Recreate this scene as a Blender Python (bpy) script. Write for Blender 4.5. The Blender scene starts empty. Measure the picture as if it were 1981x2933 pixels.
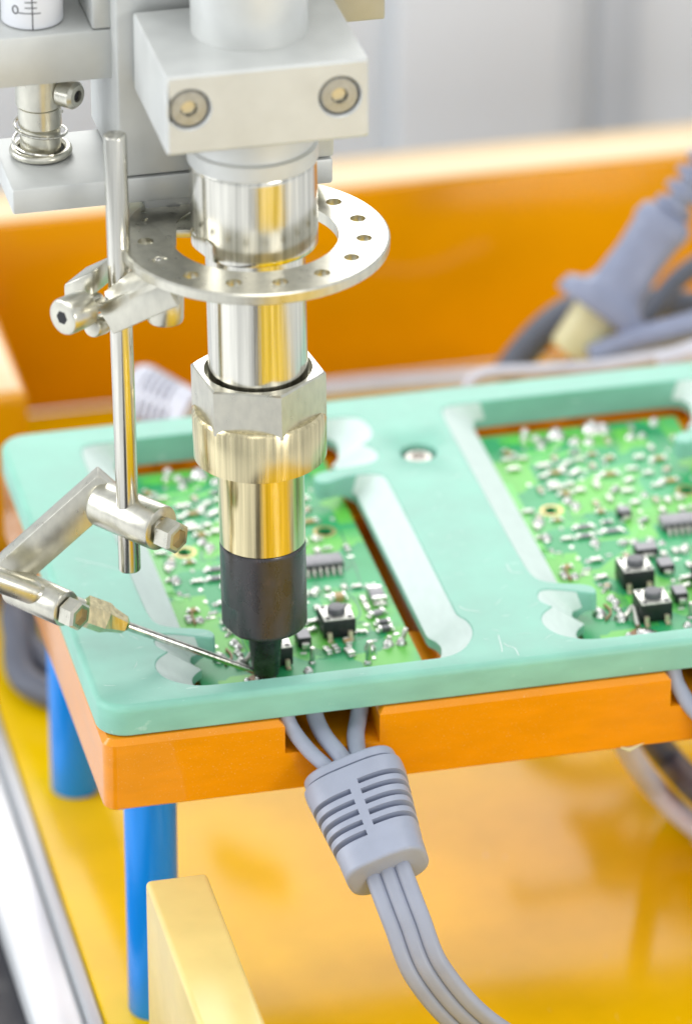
import bpy, bmesh, math, random
from mathutils import Vector, Matrix
C = bpy.context.scene.collection
scn = bpy.context.scene
rnd = random.Random(7)
scn.unit_settings.system = 'METRIC'
scn.unit_settings.scale_length = 0.01            # one unit is one centimetre

# ------------------------------------------------------------------ camera
cd = bpy.data.cameras.new("camera")
cam = bpy.data.objects.new("camera", cd); C.objects.link(cam); scn.camera = cam
cam.location = (-14.323, -80.979, 49.28)
cam.rotation_euler = (math.radians(90 - 28.9), 0, math.radians(-13.2))
cd.sensor_fit = 'VERTICAL'; cd.sensor_height = 36.0; cd.lens = 36.0 * 15000 / 2933
cd.clip_start = 1.0; cd.clip_end = 1000.0
cd.dof.use_dof = True; cd.dof.focus_distance = 95.0
cd.dof.aperture_fstop = cd.lens / 1000.0 / 1.6
cd.dof.aperture_blades = 9

# ------------------------------------------------------------------ world and lamps
w = bpy.data.worlds.new("World"); scn.world = w; w.use_nodes = True
wb = w.node_tree.nodes["Background"]
wb.inputs[0].default_value = (0.92, 0.96, 1.0, 1); wb.inputs[1].default_value = 0.80
def area(name, loc, target, sx, sy, radiance, col=(1, 1, 1)):
    l = bpy.data.lights.new(name, 'AREA'); l.shape = 'RECTANGLE'; l.size = sx; l.size_y = sy
    l.energy = radiance * math.pi * sx * sy; l.color = col
    o = bpy.data.objects.new(name, l); C.objects.link(o); o.location = loc
    o.rotation_euler = (Vector(target) - Vector(loc)).to_track_quat('-Z', 'Y').to_euler()
    return o
area("ceiling_light", (10, 6, 95), (6, 6, 0), 80, 40, 2.7, (1, 0.985, 0.95))
area("back_window", (36, 150, 74), (8, 6, -5), 100, 50, 5.5, (1, 0.99, 0.97))
area("left_window", (-80, 18, 36), (0, 8, -4), 70, 50, 4.6, (0.95, 0.97, 1))
area("lamp_panel", (40, -76, 25), (10, 10, 0), 20, 20, 15.0, (1, 0.97, 0.92))
area("front_fill", (-40, -120, 66), (4, 4, 0), 60, 30, 1.6, (1, 0.98, 0.96))  # unseen fill lamp, added to brighten the front faces
scn.view_settings.view_transform = 'Standard'; scn.view_settings.look = 'None'
scn.view_settings.exposure = 0.03; scn.view_settings.gamma = 1.0
scn.cycles.max_bounces = 8
scn.cycles.use_denoising = True
scn.cycles.caustics_reflective = False

# ------------------------------------------------------------------ materials
def material(name, col, rough=0.5, metal=0.0, spec=0.5, coat=0.0, sss=0.0, noise=None, bump=None, mix=None, speck=None):
    m = bpy.data.materials.new(name); m.use_nodes = True
    nt = m.node_tree; N = nt.nodes; L = nt.links; p = N["Principled BSDF"]
    p.inputs["Base Color"].default_value = (*col, 1); p.inputs["Roughness"].default_value = rough
    p.inputs["Metallic"].default_value = metal; p.inputs["Specular IOR Level"].default_value = spec
    p.inputs["Coat Weight"].default_value = coat; p.inputs["Coat Roughness"].default_value = 0.08
    if sss:
        p.inputs["Subsurface Weight"].default_value = sss; p.inputs["Subsurface Radius"].default_value = (0.12, 0.25, 0.2)
        p.inputs["Subsurface Scale"].default_value = 1.0
    tc = N.new("ShaderNodeTexCoord")
    def mapped(scale):
        mp = N.new("ShaderNodeMapping"); L.new(tc.outputs["Object"], mp.inputs[0]); mp.inputs["Scale"].default_value = scale
        return mp.outputs[0]
    last = None
    if noise:                                         # (scale3, detail, amount): gentle uneven tone and gloss
        n = N.new("ShaderNodeTexNoise"); L.new(mapped(noise[0]), n.inputs["Vector"]); n.inputs["Scale"].default_value = 1; n.inputs["Detail"].default_value = noise[1]
        r = N.new("ShaderNodeMapRange"); L.new(n.outputs[0], r.inputs[0]); r.inputs[1].default_value = 0.3; r.inputs[2].default_value = 0.7
        r.inputs[3].default_value = 1 - noise[2]; r.inputs[4].default_value = 1 + noise[2]
        mx = N.new("ShaderNodeVectorMath"); mx.operation = 'SCALE'; mx.inputs[0].default_value = col; L.new(r.outputs[0], mx.inputs["Scale"])
        L.new(mx.outputs[0], p.inputs["Base Color"]); last = mx.outputs[0]
        q = N.new("ShaderNodeMapRange"); L.new(n.outputs[0], q.inputs[0]); q.inputs[1].default_value = 0.3; q.inputs[2].default_value = 0.7
        q.inputs[3].default_value = rough * (1 - noise[2]); q.inputs[4].default_value = min(1, rough * (1 + noise[2])); L.new(q.outputs[0], p.inputs["Roughness"])
    if speck:                                         # (scale3, threshold, colour, strength): wear and dust
        n = N.new("ShaderNodeTexNoise"); L.new(mapped(speck[0]), n.inputs["Vector"]); n.inputs["Scale"].default_value = 1; n.inputs["Detail"].default_value = 3
        r = N.new("ShaderNodeMapRange"); L.new(n.outputs[0], r.inputs[0]); r.inputs[1].default_value = speck[1]; r.inputs[2].default_value = speck[1] + 0.08
        r.inputs[4].default_value = speck[3]
        mx = N.new("ShaderNodeMix"); mx.data_type = 'RGBA'; L.new(r.outputs[0], mx.inputs["Factor"]); mx.inputs["B"].default_value = (*speck[2], 1)
        if last is not None: L.new(last, mx.inputs["A"])
        else: mx.inputs["A"].default_value = (*col, 1)
        L.new(mx.outputs["Result"], p.inputs["Base Color"])
    if bump:
        n = N.new("ShaderNodeTexNoise"); L.new(mapped(bump[0]), n.inputs["Vector"]); n.inputs["Scale"].default_value = 1; n.inputs["Detail"].default_value = 4
        b = N.new("ShaderNodeBump"); b.inputs["Strength"].default_value = bump[1]; b.inputs["Distance"].default_value = 0.02
        L.new(n.outputs[0], b.inputs["Height"]); L.new(b.outputs[0], p.inputs["Normal"])
    return m
M = {}
M['green'] = material("aqua_laminate", (0.275, 0.575, 0.455), 0.40, spec=0.3, sss=0.3, noise=((0.9, 0.9, 2), 6, 0.10), bump=((30, 30, 30), 0.06), speck=((3, 11, 4), 0.68, (0.66, 0.84, 0.77), 0.35))
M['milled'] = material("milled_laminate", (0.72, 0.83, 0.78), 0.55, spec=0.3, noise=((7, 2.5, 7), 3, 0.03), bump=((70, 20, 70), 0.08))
M['orange'] = material("orange_laminate", (0.84, 0.29, 0.001), 0.36, spec=0.12, coat=0.9, noise=((1.2, 1.2, 4), 5, 0.05), bump=((45, 45, 45), 0.14), speck=((34, 34, 34), 0.635, (0.9, 0.52, 0.2), 0.5))
M['orange_wall'] = material("orange_board", (0.78, 0.335, 0.0005), 0.18, spec=0.12, coat=0.8, noise=((0.3, 0.3, 0.3), 3, 0.08), bump=((8, 8, 8), 0.05))
M['tray'] = material("amber_sheet", (0.82, 0.53, 0.001), 0.12, spec=0.07, noise=((0.30, 0.30, 0.30), 4, 0.14), speck=((7, 2.5, 3), 0.72, (0.9, 0.66, 0.25), 0.35))
M['edge_sheen'] = material("painted_edge_sheen", (0.82, 0.60, 0.34), 0.30, noise=((0.2, 4, 4), 4, 0.08))  # pale colour paints the bright reflection on the board tops
M['acrylic'] = material("amber_acrylic", (0.86, 0.66, 0.24), 0.25, sss=0.2, noise=((0.8, 0.8, 0.8), 3, 0.06))
M['blue'] = material("blue_anodised", (0.001, 0.27, 0.88), 0.25, metal=0.1, noise=((6, 6, 0.5), 3, 0.06))
M['alu'] = material("matte_aluminium", (0.66, 0.67, 0.645), 0.50, metal=0.4, noise=((1.3, 1.3, 1.3), 5, 0.06), bump=((60, 60, 60), 0.05))
M['alu_dark'] = material("grey_aluminium", (0.52, 0.53, 0.52), 0.45, metal=0.55, noise=((2, 2, 2), 3, 0.04))
M['steel'] = material("turned_steel", (0.70, 0.68, 0.61), 0.19, metal=1.0, noise=((13, 13, 0.25), 4, 0.26), bump=((30, 30, 0.4), 0.10))  # upright streaks in the colour imitate reflections of the surroundings
M['nickel'] = material("nickel_plate", (0.66, 0.64, 0.55), 0.30, metal=1.0, noise=((6, 6, 3), 4, 0.10), bump=((30, 30, 30), 0.05))
M['brass'] = material("pale_brass", (0.74, 0.64, 0.39), 0.20, metal=1.0, noise=((13, 13, 0.25), 4, 0.26), bump=((30, 30, 0.4), 0.08))  # same painted reflection streaks along the axis
M['oxide'] = material("black_oxide", (0.030, 0.026, 0.030), 0.30, spec=0.8, noise=((4, 4, 2), 5, 0.35), bump=((40, 40, 40), 0.12), speck=((7, 7, 4), 0.62, (0.075, 0.05, 0.05), 0.5))
M['tipiron'] = material("tinned_iron", (0.06, 0.065, 0.07), 0.28, metal=0.7, noise=((5, 5, 5), 5, 0.35), bump=((20, 20, 20), 0.2))
M['collar'] = material("brassy_collar", (0.70, 0.61, 0.38), 0.24, metal=1.0, noise=((12, 12, 0.3), 4, 0.24), bump=((30, 30, 0.5), 0.06))  # reflection streaks painted into the tone here too
M['screw'] = material("grey_screw_steel", (0.46, 0.46, 0.44), 0.42, metal=0.8, noise=((8, 8, 8), 3, 0.1))
M['plug'] = material("pale_screw", (0.72, 0.66, 0.60), 0.35, metal=0.4)
M['cable'] = material("grey_pvc", (0.35, 0.38, 0.47), 0.42, noise=((2, 2, 2), 3, 0.05), bump=((30, 30, 30), 0.06))
M['cable_dark'] = material("dark_grey_pvc", (0.10, 0.11, 0.14), 0.5, noise=((2, 2, 2), 3, 0.1))
M['cable_light'] = material("pale_grey_pvc", (0.62, 0.63, 0.70), 0.42, noise=((2, 2, 2), 3, 0.05))
M['cream'] = material("cream_plastic", (0.66, 0.62, 0.36), 0.4, noise=((2, 2, 2), 3, 0.05))
M['black'] = material("black_plastic", (0.018, 0.019, 0.022), 0.42, noise=((10, 10, 10), 3, 0.2), bump=((60, 60, 60), 0.08))
M['chipgrey'] = material("grey_epoxy", (0.30, 0.29, 0.31), 0.4, noise=((12, 12, 12), 3, 0.15))
M['dark'] = material("dark_void", (0.02, 0.02, 0.022), 0.7)
M['solder'] = material("solder", (0.74, 0.73, 0.70), 0.28, metal=1.0, noise=((14, 14, 14), 4, 0.2), bump=((18, 18, 18), 0.25))
M['tin'] = material("tinned_lead", (0.68, 0.67, 0.61), 0.34, metal=0.9, noise=((10, 10, 10), 3, 0.12))
M['ceramic'] = material("tan_ceramic", (0.52, 0.36, 0.15), 0.5, noise=((10, 10, 10), 3, 0.12))
M['pad'] = material("silk_white", (0.72, 0.76, 0.68), 0.5)
M['gold'] = material("copper_ring", (0.62, 0.46, 0.20), 0.35, metal=0.6)
M['copper'] = material("brown_flux", (0.34, 0.17, 0.07), 0.5)
M['lime'] = material("mask_over_copper", (0.13, 0.66, 0.09), 0.35, noise=((3, 3, 3), 3, 0.10))
M['teal'] = material("mask_over_laminate", (0.018, 0.28, 0.11), 0.35, noise=((3, 3, 3), 3, 0.10))
M['silk_line'] = material("silk_print", (0.30, 0.62, 0.42), 0.5)
M['wall'] = material("pale_grey_paint", (0.72, 0.76, 0.79), 0.6, noise=((0.05, 0.05, 0.02), 2, 0.06))
M['wall_dark'] = material("grey_paint", (0.52, 0.56, 0.60), 0.6, noise=((0.05, 0.05, 0.02), 2, 0.06))
M['rail'] = material("white_rail", (0.78, 0.80, 0.81), 0.35, metal=0.2, noise=((0.5, 0.5, 0.5), 3, 0.05))
M['rail_grey'] = material("grey_rail_edge", (0.50, 0.52, 0.54), 0.4, metal=0.3)
M['floor'] = material("white_bench", (0.74, 0.75, 0.76), 0.45, noise=((.1, .1, .1), 3, 0.05))
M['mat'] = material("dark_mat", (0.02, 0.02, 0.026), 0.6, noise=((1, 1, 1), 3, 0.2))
M['white'] = material("white_scale", (0.80, 0.81, 0.84), 0.35)
M['ink'] = material("black_ink", (0.03, 0.03, 0.035), 0.6)

def board_material():
    m = bpy.data.materials.new("solder_mask"); m.use_nodes = True
    nt = m.node_tree; N = nt.nodes; L = nt.links; p = N["Principled BSDF"]; p.inputs["Roughness"].default_value = 0.42
    tc = N.new("ShaderNodeTexCoord")
    v = N.new("ShaderNodeTexVoronoi"); v.distance = 'CHEBYCHEV'; v.inputs["Scale"].default_value = 1.15; v.inputs["Randomness"].default_value = 0.9; L.new(tc.outputs["Object"], v.inputs["Vector"])
    s = N.new("ShaderNodeSeparateColor"); L.new(v.outputs["Color"], s.inputs[0])
    g = N.new("ShaderNodeMath"); g.operation = 'GREATER_THAN'; L.new(s.outputs[0], g.inputs[0]); g.inputs[1].default_value = 0.36
    a = N.new("ShaderNodeMix"); a.data_type = 'RGBA'; L.new(g.outputs[0], a.inputs["Factor"]); a.inputs["A"].default_value = (0.03, 0.40, 0.135, 1); a.inputs["B"].default_value = (0.15, 0.60, 0.075, 1)
    n = N.new("ShaderNodeTexNoise"); n.inputs["Scale"].default_value = 0.55; L.new(tc.outputs["Object"], n.inputs["Vector"])
    r = N.new("ShaderNodeMapRange"); L.new(n.outputs[0], r.inputs[0]); r.inputs[1].default_value = 0.5; r.inputs[2].default_value = 0.60; r.inputs[4].default_value = 0.55
    c = N.new("ShaderNodeMix"); c.data_type = 'RGBA'; L.new(r.outputs[0], c.inputs["Factor"]); L.new(a.outputs["Result"], c.inputs["A"]); c.inputs["B"].default_value = (0.07, 0.48, 0.20, 1)
    L.new(c.outputs["Result"], p.inputs["Base Color"])
    return m
M['board'] = board_material()

# ------------------------------------------------------------------ mesh tools
def frame(d):
    d = Vector(d).normalized(); a = Vector((0, 0, 1)) if abs(d.z) < 0.95 else Vector((0, 1, 0))
    x = a.cross(d).normalized(); return x, d.cross(x), d
class MB:
    def __init__(s): s.v = []; s.f = []
    def add(s, v, f):
        n = len(s.v); s.v += [tuple(p) for p in v]; s.f += [tuple(i + n for i in q) for q in f]; return s
    def obox(s, c, ax, ay, az, hx, hy, hz, bev=0.0, seg=2):      # oriented, bevelled box
        bm = bmesh.new(); bmesh.ops.create_cube(bm, size=2)
        for p in bm.verts: p.co = Vector((p.co.x * hx, p.co.y * hy, p.co.z * hz))
        if bev: bmesh.ops.bevel(bm, geom=list(bm.edges), offset=min(bev, 0.45 * min(hx, hy, hz) * 2), segments=seg, affect='EDGES', profile=0.5)
        bm.verts.index_update(); c = Vector(c); ax, ay, az = Vector(ax), Vector(ay), Vector(az)
        s.add([c + ax * p.co.x + ay * p.co.y + az * p.co.z for p in bm.verts], [[q.index for q in f.verts] for f in bm.faces]); bm.free(); return s
    def box(s, x0, x1, y0, y1, z0, z1, bev=0.0, seg=2):
        return s.obox(((x0 + x1) / 2, (y0 + y1) / 2, (z0 + z1) / 2), (1, 0, 0), (0, 1, 0), (0, 0, 1), (x1 - x0) / 2, (y1 - y0) / 2, (z1 - z0) / 2, bev, seg)
    def lathe(s, p0, d, prof, n=48, cap0=True, cap1=True, ph=0.0):  # prof: (distance along d, radius)
        x, y, z = frame(d); p0 = Vector(p0); v = []; f = []
        for t, r in prof:
            for k in range(n):
                a = 2 * math.pi * k / n + ph; v.append(p0 + z * t + x * (r * math.cos(a)) + y * (r * math.sin(a)))
        m = len(prof)
        for i in range(m - 1):
            for k in range(n): f.append((i * n + k, i * n + (k + 1) % n, (i + 1) * n + (k + 1) % n, (i + 1) * n + k))
        if cap0: f.append(tuple(range(n - 1, -1, -1)))
        if cap1: f.append(tuple(range((m - 1) * n, m * n)))
        return s.add(v, f)
    def cyl(s, p0, p1, r, n=40, bev=0.02, r1=None):
        d = Vector(p1) - Vector(p0); L = d.length; r1 = r if r1 is None else r1; b = min(bev, r * 0.4, L * 0.4, r1 * 0.8)
        return s.lathe(p0, d, [(0, r - b), (b * 0.3, r - b * 0.3), (b, r), (L - b, r1), (L - b * 0.3, r1 - b * 0.3), (L, r1 - b)] if b > 0 else [(0, r), (L, r1)], n)
    def tube(s, pts, r, n=16, ry=None, up=(0, 0, 1), caps=True):    # swept round or oval section
        pts = [Vector(p) for p in pts]; v = []; f = []; m = len(pts); u = None
        for i, p in enumerate(pts):
            t = (pts[min(i + 1, m - 1)] - pts[max(i - 1, 0)]).normalized()
            if u is None: u = Vector(up) - t * t.dot(Vector(up))
            else: u = u - t * t.dot(u)
            u.normalize(); sd = t.cross(u); rr = r[i] if isinstance(r, (list, tuple)) else r
            for k in range(n):
                a = 2 * math.pi * k / n; v.append(p + sd * (rr * math.cos(a)) + u * ((ry if ry else rr) * math.sin(a)))
        for i in range(m - 1):
            for k in range(n): f.append((i * n + k, i * n + (k + 1) % n, (i + 1) * n + (k + 1) % n, (i + 1) * n + k))
        if caps: f.append(tuple(range(n - 1, -1, -1))); f.append(tuple(range((m - 1) * n, m * n)))
        return s.add(v, f)
    def rings(s, rs, caps=True):                                   # loft of equal closed loops
        n = len(rs[0]); v = [p for r in rs for p in r]; f = []
        for i in range(len(rs) - 1):
            for k in range(n): f.append((i * n + k, i * n + (k + 1) % n, (i + 1) * n + (k + 1) % n, (i + 1) * n + k))
        if caps: f.append(tuple(range(n - 1, -1, -1))); f.append(tuple(range((len(rs) - 1) * n, len(rs) * n)))
        return s.add(v, f)
    def fill(s, loops):                                            # flat face with holes
        bm = bmesh.new(); es = []
        for lp in loops:
            vs = [bm.verts.new(p) for p in lp]
            es += [bm.edges.new((vs[i], vs[(i + 1) % len(vs)])) for i in range(len(vs))]
        bmesh.ops.triangle_fill(bm, use_beauty=True, use_dissolve=False, edges=es)
        bm.verts.index_update(); s.add([p.co.copy() for p in bm.verts], [[q.index for q in f.verts] for f in bm.faces]); bm.free(); return s
    def mesh(s, name, mat, off=(0, 0, 0), smooth=True, weld=True, angle=38):
        o = Vector(off); me = bpy.data.meshes.new(name); me.from_pydata([Vector(p) - o for p in s.v], [], s.f)
        bm = bmesh.new(); bm.from_mesh(me)
        if weld: bmesh.ops.remove_doubles(bm, verts=bm.verts, dist=1e-5)
        bmesh.ops.recalc_face_normals(bm, faces=bm.faces); bm.to_mesh(me); bm.free()
        if smooth:
            me.polygons.foreach_set("use_smooth", [True] * len(me.polygons)); me.set_sharp_from_angle(angle=math.radians(angle))
        me.materials.append(M[mat]); me.update(); return me
    def build(s, name, mat, parent=None, **kw):
        off = Vector((0, 0, 0)); q = parent
        while q is not None: off += q.location; q = q.parent
        ob = bpy.data.objects.new(name, s.mesh(name, mat, off, **kw)); C.objects.link(ob); ob.parent = parent; return ob
def tag(o, label=None, cat=None, group=None, kind=None):
    for k, x in (("label", label), ("category", cat), ("group", group), ("kind", kind)):
        if x: o[k] = x
    return o
def thing(name, loc, label, cat, group=None):
    o = bpy.data.objects.new(name, None); o.empty_display_size = 0.3; o.location = loc; C.objects.link(o); return tag(o, label, cat, group)
def bez(pts, n=24):                                               # smooth path through the points
    P = [Vector(p) for p in pts]; P = [P[0] * 2 - P[1]] + P + [P[-1] * 2 - P[-2]]; out = []
    for i in range(1, len(P) - 2):
        for k in range(n):
            t = k / n; a, b, c, d = P[i - 1], P[i], P[i + 1], P[i + 2]
            out.append(0.5 * ((2 * b) + (c - a) * t + (2 * a - 5 * b + 4 * c - d) * t * t + (3 * b - a - 3 * c + d) * t ** 3))
    return out + [P[-2]]
def rrect(x0, x1, y0, y1, r, z, n=8):
    out = []
    for cx, cy, a0 in ((x1 - r, y1 - r, 0), (x0 + r, y1 - r, 90), (x0 + r, y0 + r, 180), (x1 - r, y0 + r, 270)):
        for k in range(n + 1):
            a = math.radians(a0 + 90 * k / n); out.append((cx + r * math.cos(a), cy + r * math.sin(a), z))
    return out
def chaikin(c, it=2):
    for _ in range(it):
        o = []
        for i in range(len(c)):
            a, b = c[i], c[(i + 1) % len(c)]
            o.append(tuple(p * .75 + q * .25 for p, q in zip(a, b))); o.append(tuple(p * .25 + q * .75 for p, q in zip(a, b)))
        c = o
    return c
def inset(poly, d):                                               # mitred inset of a CCW polygon
    n = len(poly); out = []
    for i in range(n):
        a, b, c = Vector(poly[i - 1][:2]), Vector(poly[i][:2]), Vector(poly[(i + 1) % n][:2])
        e, g = (b - a).normalized(), (c - b).normalized(); n1, n2 = Vector((-e.y, e.x)), Vector((-g.y, g.x)); m = n1 + n2
        out.append(b + m * (d / max(0.3, 1 + n1.dot(n2))))
    return out
SPINE = Vector((0.974, -0.228, 0))                                # across the view, level
RT = Vector((0.974, -0.228, 0.0)); HF = Vector((-0.228, -0.974, 0.0)); UP = Vector((0, 0, 1))

# ------------------------------------------------------------------ setting
ZT = -7.8
b = MB(); b.box(0.2, 30, -46, 26, ZT - 0.5, ZT, 0.03); tag(b.build("tabletop", 'tray'), kind='structure')
b = MB(); b.box(-150, 160, -170, 90, -10.8, -10.6, 0); tag(b.build("floor", 'floor'), kind='structure')
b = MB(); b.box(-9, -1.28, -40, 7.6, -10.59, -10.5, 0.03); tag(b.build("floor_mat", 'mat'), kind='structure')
wall = MB().box(-70, 110, 41, 43, -10.6, 4.5, 0).build("back_wall", 'wall'); tag(wall, kind='structure')
for x0, x1, mt in ((-50, 11.0, 'wall'), (15.4, 20.0, 'wall'), (20.9, 22.1, 'wall_dark'), (24.8, 60, 'wall')):
    MB().box(x0, x1, 40.2 if mt == 'wall' else 40.6, 40.98, -10.6, 4.4, 0.25).build("wall_panel", mt, wall)

r = thing("back_panel", (14, 26, ZT), "tall orange board with a painted top sheen standing upright behind the jig", "board")
MB().box(-0.1, 40, 26, 27.7, ZT, -2.83, 0.10, 3).build("panel", 'orange_wall', r)
MB().box(-0.04, 39.9, 26.08, 27.62, -2.829, -2.80, 0.012).build("sheen_strip", 'edge_sheen', r)  # thin strip carrying the painted reflection
r = thing("side_panel", (0.9, 20, ZT), "orange side board at the left, meeting the tall back board", "board")
MB().box(0.2, 1.83, 17.65, 25.95, ZT + 0.004, -2.87, 0.22, 4).build("panel", 'orange_wall', r)
MB().box(0.40, 1.63, 17.86, 25.94, -2.869, -2.845, 0.01).build("sheen_strip", 'edge_sheen', r)  # painted reflection on the side board's top
r = thing("front_bar", (1.2, -6, ZT), "amber yellow bar standing in front of the blue leg at the bottom left", "bar")
MB().box(0.54, 1.70, -15, -1.5, ZT + 0.004, -3.0, 0.11, 4).build("bar", 'acrylic', r)
r = thing("edge_rail", (-1.6, 0, -9.5), "white rail running along the left edge of the amber table", "rail")
MB().box(-0.095, 0.18, -20, 25, ZT - 1.0, ZT - 0.08, 0.06, 3).build("step", 'rail_grey', r)
MB().box(-1.06, -0.10, -20, 25, ZT - 1.6, ZT - 0.30, 0.12, 3).build("rail", 'rail', r)
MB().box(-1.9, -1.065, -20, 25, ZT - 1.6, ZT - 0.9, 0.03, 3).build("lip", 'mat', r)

# ------------------------------------------------------------------ jig base on blue legs
X1 = 16.2
base = thing("jig_base", (8, 5, ZT), "orange jig base standing on blue legs under the aqua plate", "jig")
def notched(x0, x1, y0, y1, rad, cuts):                           # CCW outline, front edge broken by cut-outs
    p = []
    for k in range(7): a = math.radians(180 + 90 * k / 6); p.append((x0 + rad + rad * math.cos(a), y0 + rad + rad * math.sin(a)))
    p += cuts
    for cx, cy, a0 in ((x1 - rad, y0 + rad, 270), (x1 - rad, y1 - rad, 0), (x0 + rad, y1 - rad, 90)):
        for k in range(7): a = math.radians(a0 + 90 * k / 6); p.append((cx + rad * math.cos(a), cy + rad * math.sin(a)))
    return p
b = MB()
FY = -0.475
slab = rrect(0.03, X1, FY, 10.55, 0.26, 0, 6)
o = [(x, y) for x, y, _ in slab]
i1 = inset(o, 0.05)
b.rings([[(x, y, -2.12) for x, y in i1], [(x, y, -2.07) for x, y in o], [(x, y, -1.31) for x, y in o]])
def level(z0, z1, cuts, cham=0.0):
    poly = notched(0.03, X1, FY, 10.55, 0.26, cuts)
    lo = [(x, y, z0) for x, y in poly]; hi = [(x, y, z1 - cham) for x, y in poly]; n = len(poly)
    b.rings([lo, hi], caps=False)
    top = hi
    if cham: top = [(q.x, q.y, z1) for q in inset(poly, cham)]; b.rings([hi, top], caps=False)
    b.fill([top])
def cut(sx, cav, rim):
    a, c = 3.41 + sx, 5.20 + sx
    if rim: return [(a, FY), (a, 0.02), (2.02 + sx, 0.02), (2.02 + sx, 9.95), (6.78 + sx, 9.95), (6.78 + sx, 0.02), (c, 0.02), (c, FY)]
    return [(a, FY), (a, 2.6), (2.5 + sx, 2.6), (2.5 + sx, 7.2), (6.86 + sx, 7.2), (6.86 + sx, 2.6), (c, 2.6), (c, FY)]
level(-1.31, -0.87, cut(0, 1, 0) + cut(7.38, 1, 0))
level(-0.87, -0.635, cut(0, 1, 1) + cut(7.38, 1, 1), 0.10)
b.build("body", 'orange', base, weld=True, angle=30)
for x in (1.20, 15.1):
    for y in (1.33, 9.56):
        MB().cyl((x, y, ZT), (x, y, -2.12), 0.50, 48, 0.04).build("leg", 'blue', base)
# chipped burr on the lower front edge
MB().tube([(9.85, -0.47, -2.08), (10.0, -0.50, -2.14), (10.12, -0.49, -2.10), (10.3, -0.47, -2.05)], [0.02, 0.045, 0.03, 0.008], 7).build("burr", 'cream', base)

# ------------------------------------------------------------------ aqua hold-down plate with two pockets
plate = thing("cover_plate", (8, 5, -0.62), "thick aqua plate with two pockets lying on the orange jig base", "plate")
pk = [  # top x, y, lip x, y, depth of lip
 (1.50, 9.0, 2.17, 9.0), (1.50, 5.0, 2.17, 5.0), (1.52, 3.4, 2.17, 3.6), (1.54, 2.80, 2.16, 2.95), (1.66, 2.47, 2.15, 2.60), (1.97, 2.30, 2.15, 2.40), (2.42, 2.17, 2.42, 2.19, -0.26, -0.38),
 (2.60, 2.02, 2.60, 2.00, -0.26, -0.38), (2.58, 1.74, 2.60, 1.74, -0.26, -0.38), (2.36, 1.84, 2.38, 1.80, -0.26, -0.38), (1.98, 2.04, 2.20, 1.90), (1.60, 2.16, 2.16, 1.92), (1.47, 1.98, 2.10, 1.80), (1.44, 1.74, 2.08, 1.64),
 (1.63, 1.48, 2.24, 1.40), (1.63, 1.47, 2.24, 1.39), (1.36, 1.24, 2.04, 1.20), (1.28, 0.96, 1.97, 1.02), (1.34, 0.66, 1.98, 0.82), (1.48, 0.43, 2.02, 0.62), (1.70, 0.26, 2.06, 0.46), (1.92, 0.14, 2.16, 0.28), (2.4, 0.10, 2.4, 0.12), (4.3, 0.10, 4.3, 0.11),
 (6.20, 0.10, 6.20, 0.11), (6.58, 0.11, 6.46, 0.28), (6.87, 0.22, 6.58, 0.60), (7.14, 0.50, 6.72, 0.90), (7.34, 0.93, 6.78, 1.15), (7.31, 1.36, 6.74, 1.38), (7.17, 1.56, 6.61, 1.56), (7.17, 1.9, 6.61, 1.9),
 (7.17, 4.5, 6.61, 4.5), (7.16, 6.9, 6.61, 6.9), (7.13, 7.32, 6.60, 7.28), (6.67, 7.40, 6.58, 7.36), (6.26, 7.32, 6.26, 7.32, -0.26, -0.38), (5.95, 7.16, 5.95, 7.16, -0.26, -0.38), (5.74, 7.30, 5.74, 7.30, -0.26, -0.38), (5.80, 7.60, 5.80, 7.60, -0.26, -0.38),
 (6.20, 7.70, 6.25, 7.75, -0.26, -0.38), (6.67, 7.74, 6.48, 7.90), (7.04, 7.80, 6.48, 7.98), (7.24, 8.05, 6.52, 8.14), (7.22, 8.36, 6.54, 8.36), (7.02, 8.60, 6.40, 8.60), (7.02, 8.61, 6.40, 8.61), (7.30, 8.86, 6.58, 8.82), (7.37, 9.30, 6.65, 9.10), (7.25, 9.72, 6.72, 9.45),
 (6.95, 9.83, 6.62, 9.74), (6.3, 9.84, 6.3, 9.84), (4.3, 9.84, 4.3, 9.84), (2.4, 9.84, 2.4, 9.84), (1.62, 9.82, 2.22, 9.80), (1.51, 9.55, 2.17, 9.45)]
pk = chaikin([p if len(p) == 6 else p + (-0.43, -0.62) for p in pk], 2)
b = MB()
fil = 0.13
fr = []
for k in range(6):
    a = math.radians(90 * k / 5); q = fil * (1 - math.sin(a)); fr.append(rrect(q, X1 - q, -0.35 + q, 10.62 - q, 0.55 - q, -fil * (1 - math.cos(a))))
fr += [rrect(0, X1, -0.35, 10.62, 0.55, -0.59), rrect(0.03, X1 - 0.03, -0.32, 10.59, 0.52, -0.62)]
b.rings(fr, caps=False)
screws = [(8.03 + 0.0, 8.02)]
tl, bl, slopes = [fr[0]], [fr[-1]], []
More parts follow.
